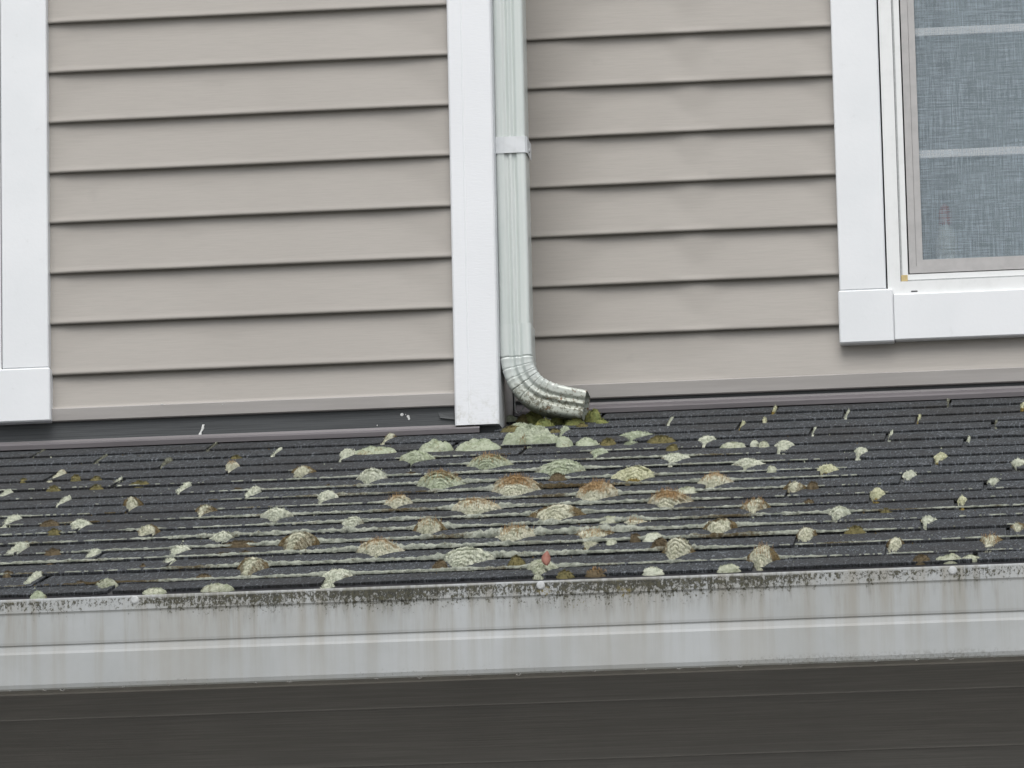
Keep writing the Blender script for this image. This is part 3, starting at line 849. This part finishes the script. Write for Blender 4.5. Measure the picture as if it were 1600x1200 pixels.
# ------------------------------------------------------------------ moss
TABLE = """S C 15 -0.856 -0.386 -0.250 6 3;S C 14 -0.718 -0.526 -0.380 9 3;S C 13 -0.580 -0.616 -0.503 15 4;B C 12 -0.755 -0.776 -0.640 16 4;P C 11 -0.628 -0.868 -0.762 11 3;P C 10 -0.805 -0.967 -0.894 18 4;P C 9 -0.676 -1.134 -1.029 17 4;B C 8 -0.540 -1.214 -1.148 31 14;P C 10 -0.486 -1.008 -0.894 19 4;P C 7 -0.724 -1.392 -1.273 27 6;P C 6 -0.590 -1.485 -1.384 33 8;B C 5 -0.457 -1.591 -1.509 37 11;P C 4 -0.645 -1.746 -1.631 25 5;P C 3 -0.503 -1.827 -1.759 22 10;P C 3 -0.364 -1.928 -1.755 30 4;P C 1 -0.552 -2.119 -1.998 21 5;R C 0 -0.419 -2.199 -2.135 31 10;S C 15 -0.530 -0.391 -0.251 6 3;P C 14 -0.392 -0.513 -0.382 12 3;H C 12 -0.443 -0.715 -0.639 23 11;B C 11 -0.300 -0.868 -0.764 35 11;P C 13 -0.249 -0.625 -0.502 30 8;P C 9 -0.349 -1.100 -1.029 26 12;P C 8 -0.208 -1.234 -1.145 31 12;B C 7 -0.397 -1.346 -1.271 30 11;P C 6 -0.260 -1.457 -1.384 42 16;P C 4 -0.316 -1.690 -1.626 34 11;B C 3 -0.177 -1.832 -1.750 57 21;B C 1 -0.212 -2.108 -1.994 45 16;P C 0 -0.066 -2.247 -2.132 44 12;B C 15 -0.203 -0.387 -0.251 20 4;G C 12 -0.110 -0.715 -0.639 58 16;GH C 11 0.034 -0.852 -0.766 64 19;P C 10 -0.159 -1.000 -0.894 50 17;GH C 9 -0.021 -1.119 -1.029 79 25;HH C 8 0.119 -1.237 -1.142 81 24;PH C 7 -0.069 -1.341 -1.270 44 15;PH C 6 0.075 -1.503 -1.384 69 19;P C 5 -0.118 -1.599 -1.505 30 11;BH C 4 0.024 -1.722 -1.622 51 19;PH C 2 -0.029 -1.929 -1.860 68 19;P C 1 0.120 -2.116 -1.990 72 18;PH C 3 0.168 -1.857 -1.741 60 18;G C 14 0.265 -0.558 -0.385 53 6;G C 15 0.125 -0.374 -0.252 15 4;G C 12 0.217 -0.724 -0.638 30 7;G C 10 0.171 -0.993 -0.893 74 19;Y C 9 0.312 -1.123 -1.029 63 19;P C 11 0.365 -0.881 -0.767 41 9;HH C 7 0.260 -1.378 -1.268 68 25;HH C 6 0.393 -1.465 -1.383 67 19;B C 5 0.216 -1.613 -1.500 74 18;PH C 4 0.353 -1.697 -1.618 35 6;BH C 3 0.301 -1.915 -1.737 62 7;B C 1 0.447 -2.103 -1.987 45 22;R C 0 0.252 -2.232 -2.130 42 14;Y C 17 0.504 -0.130 -0.001 10 3;P C 16 0.316 -0.264 -0.126 9 3;Y C 15 0.457 -0.383 -0.253 11 3;P C 14 0.595 -0.518 -0.386 7 3;P C 13 0.404 -0.603 -0.500 28 4;P C 12 0.552 -0.774 -0.638 30 8;P C 10 0.501 -0.996 -0.893 46 9;Y C 9 0.642 -1.109 -1.029 34 10;PH C 8 0.455 -1.243 -1.140 49 16;B C 7 0.597 -1.335 -1.267 32 12;BH C 5 0.542 -1.571 -1.496 48 14;B C 3 0.499 -1.850 -1.732 47 15;P C 4 0.683 -1.705 -1.614 36 13;B C 2 0.642 -1.955 -1.847 30 11;BH C 0 0.587 -2.222 -2.127 41 24;S C 17 0.830 -0.125 -0.001 8 3;Y C 15 0.783 -0.391 -0.254 8 3;P C 16 0.646 -0.262 -0.126 9 3;S C 14 0.925 -0.509 -0.388 7 3;P C 13 0.737 -0.643 -0.500 9 3;P C 12 0.879 -0.765 -0.637 8 3;P C 11 0.690 -0.901 -0.769 23 5;Y C 10 0.834 -1.018 -0.893 22 4;Y C 16 0.971 -0.227 -0.126 12 3;P C 9 0.970 -1.131 -1.029 24 5;P C 8 0.784 -1.248 -1.137 20 5;P C 7 0.927 -1.366 -1.265 18 4;Y C 6 0.739 -1.500 -1.383 23 11;Y C 5 0.880 -1.628 -1.491 15 4;P C 3 0.830 -1.829 -1.723 22 6;B C 1 0.785 -2.121 -1.983 23 9;BH C 1 0.928 -2.152 -1.982 29 4;B C 2 0.971 -1.971 -1.841 22 6;O E 12 -0.710 -0.771 -0.761 22 10;O E 12 -0.673 -0.774 -0.761 25 6;O E 12 -0.806 -0.761 -0.761 16 6;O E 11 -0.725 -0.911 -0.894 29 8;O E 11 -0.650 -0.907 -0.894 27 7;O E 11 -0.574 -0.894 -0.894 45 9;K E 7 -0.645 -1.398 -1.384 35 8;O E 6 -0.615 -1.517 -1.511 30 9;K E 4 -0.572 -1.772 -1.761 31 10;K E 2 -0.602 -2.003 -1.998 20 8;K E 1 -0.464 -2.127 -2.127 22 6;G E 0 -0.509 -2.244 -2.244 27 9;R E 0 -0.331 -2.241 -2.241 37 8;K E 3 -0.556 -1.871 -1.869 26 5;K E 2 -0.394 -1.964 -1.964 12 6;O E 14 -0.457 -0.531 -0.502 23 5;K E 10 -0.223 -1.025 -1.025 11 7;K E 10 -0.383 -1.012 -1.012 18 5;K E 4 -0.269 -1.756 -1.753 70 10;R E 0 -0.236 -2.238 -2.238 53 11;K E 3 -0.248 -1.857 -1.857 24 7;K E 3 -0.282 -1.856 -1.856 36 5;K E 1 -0.275 -2.120 -2.120 28 8;G E 14 -0.202 -0.534 -0.502 81 12;G E 14 -0.089 -0.532 -0.501 64 20;G E 14 -0.011 -0.547 -0.501 83 19;K E 11 -0.093 -0.886 -0.886 25 6;K E 1 0.092 -2.123 -2.123 27 17;GD E 14 0.083 -0.501 -0.501 106 36;O E 14 0.321 -0.537 -0.501 52 11;G E 14 0.186 -0.532 -0.501 44 13;O E 14 0.225 -0.545 -0.501 29 10;G E 14 0.145 -0.539 -0.501 32 18;K E 10 0.178 -1.039 -1.029 37 12;O E 13 0.350 -0.672 -0.638 25 10;O E 1 0.210 -2.126 -2.126 32 19;R E 5 0.312 -1.624 -1.618 43 11;R E 3 0.335 -1.895 -1.853 18 7;K E 3 0.372 -1.860 -1.852 22 11;P E 3 0.401 -1.861 -1.852 42 12;K E 2 0.418 -1.975 -1.975 28 20;O E 0 0.293 -2.229 -2.229 33 9;KH E 0 0.339 -2.227 -2.227 37 9;P E 0 0.426 -2.229 -2.229 38 10;Y E 16 0.496 -0.273 -0.253 9 8;R E 13 0.458 -0.649 -0.638 50 10;P E 13 0.496 -0.642 -0.638 18 11;R E 13 0.513 -0.667 -0.638 21 10;R E 10 0.547 -1.036 -1.029 24 12;K E 8 0.627 -1.294 -1.267 20 11;R E 8 0.416 -1.282 -1.268 43 10;R E 0 0.539 -2.230 -2.230 40 10;K E 6 0.629 -1.492 -1.492 21 9;P E 3 0.465 -1.848 -1.848 24 8;O E 3 0.716 -1.857 -1.846 36 10;K E 0 0.828 -2.223 -2.223 29 13;R E 0 0.869 -2.220 -2.220 46 12;R E 0 0.903 -2.215 -2.215 35 9;O E 5 0.759 -1.625 -1.613 21 6;G F 17 0.008 -0.119 -0.119 39 15;V F 17 0.054 -0.156 -0.126 48 26;O F 16 0.025 -0.260 -0.252 48 10;V F 17 0.102 -0.182 -0.126 31 16;V F 16 0.138 -0.205 -0.205 42 14;V F 17 0.167 -0.152 -0.126 34 23;O F 15 0.109 -0.318 -0.318 24 9;V F 16 0.080 -0.206 -0.206 41 16;G F 16 0.035 -0.212 -0.212 41 12;V F 17 0.120 -0.167 -0.126 31 18;V F 16 0.187 -0.190 -0.190 24 11;O F 17 0.036 -0.170 -0.126 31 17;O F 16 0.154 -0.251 -0.251 26 10"""
LOOK = {'P': 'pale mint', 'R': 'rough pale', 'G': 'grey-green', 'GD': 'broad grey-green', 'Y': 'pale yellowish', 'B': 'brown-capped pale', 'H': 'orange-tipped pale', 'O': 'olive', 'K': 'brown', 'V': 'yellow-green', 'S': 'thin grey'}


def set_cap(o, vals):
    a = o.data.attributes.new('cap', 'FLOAT', 'POINT'); a.data.foreach_set('value', vals)


def stalks(o, pts, n, rnd, hmin, hmax):
    """orange spore stalks standing on the cushion, one part"""
    v, f = [], []
    for _ in range(n):
        p = rnd.choice(pts) + Vector((rnd.uniform(-.0015, .0015), rnd.uniform(-.002, .002), -.001))
        h = rnd.uniform(hmin, hmax); lx, ly = rnd.gauss(0, .22) * h, rnd.gauss(-.05, .2) * h
        w_ = rnd.uniform(.00022, .0004); a = rnd.uniform(0, 3.14)
        i = len(v)
        for q in range(3):
            t = a + q * 2.094
            v.append((p.x + w_ * math.cos(t), p.y + w_ * math.sin(t), p.z))
        for q in range(3):
            t = a + q * 2.094
            v.append((p.x + lx + w_ * .7 * math.cos(t), p.y + ly + w_ * .7 * math.sin(t), p.z + h))
        f += [(i, i + 1, i + 4, i + 3), (i + 1, i + 2, i + 5, i + 4), (i + 2, i, i + 3, i + 5), (i + 3, i + 4, i + 5)]
    s = obj('spore_stalks', v, f, M['hair'], o); s['kind'] = 'stuff'
    return s


def fuzz(v, fc, cap, n0, n, rnd, k=1., lip=None):
    """short leafy tips scattered over a moss surface, in the same mesh"""
    for _ in range(n):
        q = rnd.choice(lip) if lip else rnd.randrange(n0); p = v[q]
        h = rnd.uniform(.0012, .0034) * k; w_ = rnd.uniform(.0005, .0011)
        d = (RN * .8 + Vector((rnd.gauss(0, .7), rnd.gauss(-.35, .5), rnd.gauss(.3, .4)))).normalized()
        if lip: d = (-RS * .8 + Vector((rnd.gauss(0, .35), 0, rnd.gauss(-.25, .3)))).normalized()
        sdir = d.cross(Vector((rnd.gauss(0, 1), rnd.gauss(0, 1), rnd.gauss(0, 1)))).normalized() * w_
        i = len(v)
        b0 = p - RN * .0008
        v.extend((b0 + sdir, b0 - sdir, b0 + d * h)); cap.extend((cap[q],) * 3)
        fc.append((i, i + 1, i + 2))


def cushion(typ, X, vb, vt, W, H, seed):
    """moss filling a slot between two tabs: a tongue running up the slot, swelling to a fan over the edge above, in stacked layers"""
    rnd = random.Random(seed)
    small = W < .014
    back = min(.05, max(.008, .40 * W))
    L = (vt - vb) + back; t0 = (vt - vb) / L
    if H < .006: H += .0025
    ns = max(10, min(46, int(W / .0017))); nt_ = max(24, min(100, int(L / .0018)))
    rod = typ in ('P', 'S', 'Y') and W < (.027 if X < .1 else .013)
    nf = (rnd.uniform(3.2, 4.6) if rod else max(2.6, min(6.0, 2.2 + H / .0068)) + rnd.uniform(-.4, .4))
    foot = rnd.uniform(.72, 1.0) if rod else rnd.uniform(.2, .42) if W > .03 else rnd.uniform(.4, .65)
    hb = rnd.uniform(.5, .8) if rod else rnd.uniform(.22, .34)
    lean = rnd.uniform(-.12, .12) * W; skew = rnd.uniform(-.25, .25); pw = rnd.uniform(1.1, 1.9)
    asc = (rnd.uniform(.42, .7) if typ[0] == 'G' or 'H' in typ else rnd.uniform(.6, .95))
    pa, pb = (3, .5) if rod else (rnd.uniform(1.7, 2.2), rnd.uniform(.6, .85))
    wing = 0 if rod else rnd.uniform(.1, .35)
    if rod: W *= .82; H *= .75
    if W < .012: W *= .8; H *= .6
    v, cap, top, lip = [], [], [], []
    for i in range(nt_ + 1):
        t = i / nt_
        if t <= t0:
            q = t / t0
            wd = foot + (1 - foot) * q ** pw
            hc = hb + (1 - hb) * q ** 1.15
            e = min(1, q / .08); wd *= .5 + .5 * math.sqrt(e); hc *= math.sqrt(e)
        else:
            q = 1 + (t - t0) / (1 - t0)
            wd = max(.04, 1 - (q - 1) ** 2.0) ** .5; hc = max(0., 1 - (q - 1) ** 1.7) ** .6
        wd *= 1 + wing * math.exp(-((q - 1) / .16) ** 2)
        for j in range(ns + 1):
            s = -1 + 2 * j / ns
            lay = nf * math.sqrt(q * q + (.38 * s * wd) ** 2) + .6 * nz(s * 2.3, q * 2, seed * 1.3) + .26 * nz(s * 8, q * 5, seed * .7)
            fr = lay - math.floor(lay); li = math.floor(lay)
            prof = max(0., 1 - abs(s) ** pa) ** pb
            amp = asc * max(.3, .85 + .8 * nz(s * 1.7, q * 2.6, seed * 2.1)) * min(.0085, .36 * H + .001) * (.8 + .5 * nz(li * 1.7, seed)) * prof * min(1, hc * 1.6)
            roll = fr ** .4 * (1 - fr) ** .9 / .448 - .62
            edge = 1 + .11 * nz(q * 4 + seed, (1 if s > 0 else -1) * 3., seed * .37) + .09 * nz(q * 15, s * 2, seed) + .13 * roll
            x = s * wd * W / 2 * edge + lean * (t - .3)
            hh = (H + .002) * hc * prof * (1 + skew * s) + amp * roll
            if q > .75: hh += .0022 * nz(x * 260, q * 5, seed + 3.) * prof
            lump = nz(x * 110, t * L * 90, seed) * .0016 + nz(x * 320, t * L * 300, seed + 5.) * .0010
            hh += lump * prof * (1 if not small else .5)
            p = RP(X + x, vb + t * L - amp * (roll + .3) * (1.9 if not rod else 1.2), -.0012 + max(0, hh))
            v.append(p)
            if typ[0] == 'B':
                c_ = .85 * sstep(.58, .95, t / t0 * .75 + .25 * abs(s) ** 1.5 + .15 * nz(s * 2, t * 3, seed))
                if seed % 3 == 0: c_ = max(c_, .55 * sstep(.2, .6, abs(s + .1)))
            elif 'H' in typ:
                c_ = .66 * sstep(.5, 1.0, q) * (1 - .45 * abs(s)) if typ != 'HH' else .80 * sstep(.25, .8, q) * (1 - .5 * abs(s))
            elif typ[0] == 'Y':
                c_ = 1 - sstep(.15, .45, t / t0)
            else:
                c_ = .38 * sstep(.45, 1, abs(s)) * sstep(.3, .8, t) + .3 * nz(x * 30, t * 4, seed)
            cap.append(max(0, min(1, c_)))
            if fr < .5 and 0 < i and t < t0 * 1.15: lip.append(len(v) - 1)
            if 'H' in typ and .55 * t0 < t < t0 * 1.3 and abs(s) < .8: top.append(p)
    key = 'G' if typ[0] == 'G' else 'Y' if typ == 'Y' else 'B' if typ[0] == 'B' else 'H' if 'H' in typ else typ[0]
    fc = grid_faces(nt_ + 1, ns + 1)
    fuzz(v, fc, cap, len(v), int(1.3e5 * W * L) + 24, rnd, 1.5)
    if lip: fuzz(v, fc, cap, len(v), int(2.5e4 * W * L) + 6, rnd, 1.3, lip)
    o = obj('moss_cushion', v, fc, M[key], smooth=True, origin=RP(X, vb, 0))
    set_cap(o, cap)
    if 'H' in typ:
        stalks(o, top, int((190 if typ == 'HH' else 90 if typ != 'H' else 25) * W / .065), rnd, .004, .010)
    return o


def dome(typ, X, vb, vtop, W, H, seed):
    """moss pad lying along the lower edge of a row"""
    rnd = random.Random(seed)
    D = max(.026, (vtop - vb) + .026, .42 * W if typ[0] in 'GO' and H > .012 else 0)
    D = min(D, .07)
    cv = vb + D * .46
    rings = max(8, min(30, int(W / .003) + 5)); segs = max(20, min(72, int(W / .0016)))
    v, cap, top = [], [], []
    lobes = []
    if W > .018 and typ[0] in 'GVRPO':
        nb_ = max(3, min(11, int(W / .009)))
        for q in range(nb_):
            lobes.append(((-.42 + .84 * (q + .5 * rnd.random()) / (nb_ - .5)) * W, rnd.uniform(-.22, .22) * D, rnd.uniform(.16, .27) * min(W, .05) + .004, rnd.uniform(.7, 1.05)))
        for q in range(nb_):
            lobes.append((rnd.uniform(-.36, .36) * W, rnd.uniform(-.36, .1) * D, rnd.uniform(.10, .2) * min(W, .05) + .003, rnd.uniform(.45, .9)))
    lumpy = .55 if typ[0] == 'V' else .42 if typ[0] in 'GR' else .2
    for i in range(rings + 1):
        r = 1 - i / rings
        for j in range(segs):
            a = 2 * math.pi * j / segs
            wob = 1 + .12 * nz(math.cos(a) * 1.6, math.sin(a) * 1.6, seed * .9) + .05 * nz(math.cos(a) * 6, math.sin(a) * 6, seed * .4)
            x = W / 2 * r * math.cos(a) * wob; y = D / 2 * r * math.sin(a) * wob
            prof = max(0., 1 - r ** 2.6) ** .6
            hh = (H + .001) * prof * (1 + .25 * nz(x * 45, 2., seed))
            if lobes:
                bst = 0.
                for lx, ly, lr, lh in lobes:
                    q2 = 1 - ((x - lx) / lr) ** 2 - ((y - ly) / (lr * 1.1)) ** 2
                    if q2 > 0: bst = max(bst, lh * math.sqrt(q2))
                p2 = max(0., 1 - r * r) ** .75
                hh = H * (.78 * p2 + .42 * bst * p2 ** .5)
            cs_ = 2.0 if typ[0] == 'V' else 1.2
            cell = 1 - abs(nz(x * 75 * cs_ + seed, y * 60 * cs_, hh * 60 * cs_)) * 2.2
            hh += H * lumpy * (-max(0, cell) ** 3 * .55 + .5 * nz(x * 60, y * 60, seed)) * prof
            hh += (nz(x * 300, y * 300, seed + 2.) * .0008 + nz(x * 130, y * 130, seed + 9.) * .001) * prof
            p = RP(X + x, cv + y, -.0012 + max(0, hh)); v.append(p)
            c_ = .25 + .3 * nz(x * 40, y * 20, seed + 4.)
            if typ == 'GD': c_ = .42 * (1 - sstep(.4, 1.2, math.hypot((x + .016) / .012, (y + .024) / .012)))
            cap.append(max(0, min(1, c_)))
            if typ == 'KH' and r < .85: top.append(p)
            if typ == 'GD' and c_ > .2: top.append(p)
    fc = grid_faces(rings + 1, segs, True)
    fuzz(v, fc, cap, len(v), int(1.8e5 * W * max(D, H * 2)) + 20, rnd, 1. if typ[0] in 'PGR' else 1.6)
    o = obj('moss_pad', v, fc, M[typ[0]], smooth=True, origin=RP(X, vb, 0))
    set_cap(o, cap)
    if top: stalks(o, top, 45, rnd, .003, .007)
    return o


entries = []
for s_ in TABLE.split(';'):
    a = s_.split()
    entries.append((a[0], a[1], int(a[2]), float(a[3]), float(a[4]), float(a[5]), float(a[6]) / 1000, float(a[7]) / 1000))
rows = {}
for e in entries: rows.setdefault(e[2], []).append(e)
sd_ = 0
for j in sorted(rows):
    lst = sorted(rows[j], key=lambda e: e[3])
    for i, (typ, md_, jj, X, vb, vt, W, H) in enumerate(lst):
        sd_ += 1
        o = cushion(typ, X, vb, vt, W, H, sd_) if md_ == 'C' else dome(typ, X, vb, vt, W, H, sd_)
        look = LOOK.get(typ) or LOOK[typ[0]]
        if typ != 'H' and 'H' in typ: look = 'orange-haired ' + LOOK[typ[0]].split()[-1]
        size = 'large ' if W > .058 else 'tiny ' if W < .012 else 'small ' if W < .024 else ''
        if typ == 'GD': size = ''
        nm = 'moss cushion' if md_ == 'C' else 'moss pad'
        pos = ('leftmost' if i == 0 else 'rightmost' if i == len(lst) - 1 else ORD[i + 1] + ' moss from left') if len(lst) > 1 else 'only moss'
        row = 'bottom shingle row' if j == 0 else 'top shingle row' if j == 17 else '%s shingle row above gutter' % ORD[j + 1]
        tag(o, '%s%s %s, %s in %s' % (size, look, nm, pos, row), 'moss', 'moss cushions on the shingle roof')

# thin crust of moss along the lower edges of the rows: nobody could count it
swell = {}
for e in entries:
    if e[1] == 'C': swell.setdefault(e[2] + 1, []).append((e[3], e[6])); swell.setdefault(e[2], []).append((e[3], e[6] * .3))
v, f, cap = [], [], []
for j in range(1, 18):
    x, run = -1.15, []
    seq = []
    while x < 1.2:
        s_ = 1.0 if j <= 9 else max(0, 1 - (j - 9) * .13)
        if j >= 6: s_ *= 1 - .62 * sstep(.35, .85, x) * sstep(5, 11, j)
        if j >= 12: s_ *= .45 + .75 * math.exp(-((x - .15) / .38) ** 2)
        if j >= 16: s_ *= .45
        s_ *= 1 - .28 * sstep(.35, .75, abs(x - .12))
        if j <= 8: s_ *= 1 - .32 * sstep(.45, .85, x)
        if x < -.35: s_ *= .86
        g = nz(x * 2.6, j * 7.3, 1.) * .55 + nz(x * 9, j * 3.3, 4.) * .40
        sw = 0.
        for cx_, cw_ in swell.get(j, ()):
            if abs(x - cx_) < cw_ * 2: sw = max(sw, cw_ / .06 * math.exp(-((x - cx_) / (cw_ * .85)) ** 2))
        r = (.0050 if j <= 5 else .0036) * s_ * (.62 + .72 * g + .75 * min(1, sw)) * (1 + .55 * nz(x * 75, j * 2.1) + .35 * nz(x * 170, j * 1.3, 5.)) + .0006 * nz(x * 260, j)
        if 2 <= j <= 13: r *= 1 + .35 * math.exp(-((x - .15) / .33) ** 2)
        seq.append((x, r)); x += .0026
    NP = 8
    prev = None
    for x, r in seq:
        if r < .0013: prev = None; continue
        vb = butt_v(j, x)
        cur = len(v)
        for q in range(NP):
            a = math.pi * (q / (NP - 1)) * 1.12 - .25
            rad = r * (1 + .4 * nz(x * 160, q * .9, j * 1.9) + .2 * nz(x * 420, q * 2.2, j))
            v.append(RP(x, vb + .0022 - rad * .95 * math.cos(a), .0042 + rad * 1.0 * math.sin(a)))
            cap.append(max(0, min(1, .12 + 1.0 * nz(x * 8, j * 5.5, 8.))))
        if prev is not None:
            for q in range(NP - 1): f.append((prev + q, cur + q, cur + q + 1, prev + q + 1))
        prev = cur
fuzz(v, f, cap, len(v), 14000, random.Random(5), .8)
o = obj('moss_edging', v, f, M['ridge'], smooth=True); o['kind'] = 'stuff'
tag(o, 'thin pale crust of moss along the lower edges of the shingle rows', 'moss')
set_cap(o, cap)

# crumbs of moss and grit lying loose on the shingles
v, f, cap = [], [], []
cr_ = random.Random(21)
for _ in range(420):
    x = cr_.uniform(-1.0, 1.05); vv_ = -2.2 + 1.9 * cr_.random() ** 1.5
    r = cr_.uniform(.0008, .0022); i = len(v)
    c0 = RP(x, vv_, .0028)
    for q in range(5):
        a = q * 1.2566 + cr_.random()
        v.append(c0 + Vector((r * math.cos(a) * cr_.uniform(.7, 1.5), 0, 0)) + RS * r * math.sin(a) * 1.6 - RN * .0025)
    v.append(c0 + RN * r * cr_.uniform(.5, 1.1))
    f += [(i + q, i + (q + 1) % 5, i + 5) for q in range(5)]
    cap += [cr_.choice((0, 0, 1))] * 6
o = obj('moss_crumbs', v, f, M['R']); tag(o, 'loose crumbs of moss and grit scattered over the shingles', 'moss', kind='stuff')
set_cap(o, cap)

# dry leaf stuck upright in the moss above the gutter
n = 12
p0 = RP(.262, -2.185, .014)
v = []
for k_ in (0, .0006):
    for i in range(n + 1):
        t = i / n
        wd = .0068 * math.sin(math.pi * min(1, t * .96 + .03)) ** .75 * (1.15 - .25 * t)
        for s in (-1, -.5, 0, .5, 1):
            v.append((p0.x - .003 * math.sin(t * 2.2) + .002 * t + s * wd + .0015 * t, p0.y + k_ + .003 * s * s + .004 * t * t, p0.z + .023 * t))
m_ = (n + 1) * 5
f = grid_faces(n + 1, 5); f += [tuple(q + m_ for q in face[::-1]) for face in grid_faces(n + 1, 5)]
for i in range(n):
    f += [(i * 5, i * 5 + 5, i * 5 + 5 + m_, i * 5 + m_), (i * 5 + 4, i * 5 + 4 + m_, i * 5 + 9 + m_, i * 5 + 9)]
tag(obj('fallen_leaf', v, f, M['leaf'], smooth=True), 'small reddish dry leaf standing upright in moss at the gutter', 'leaf')
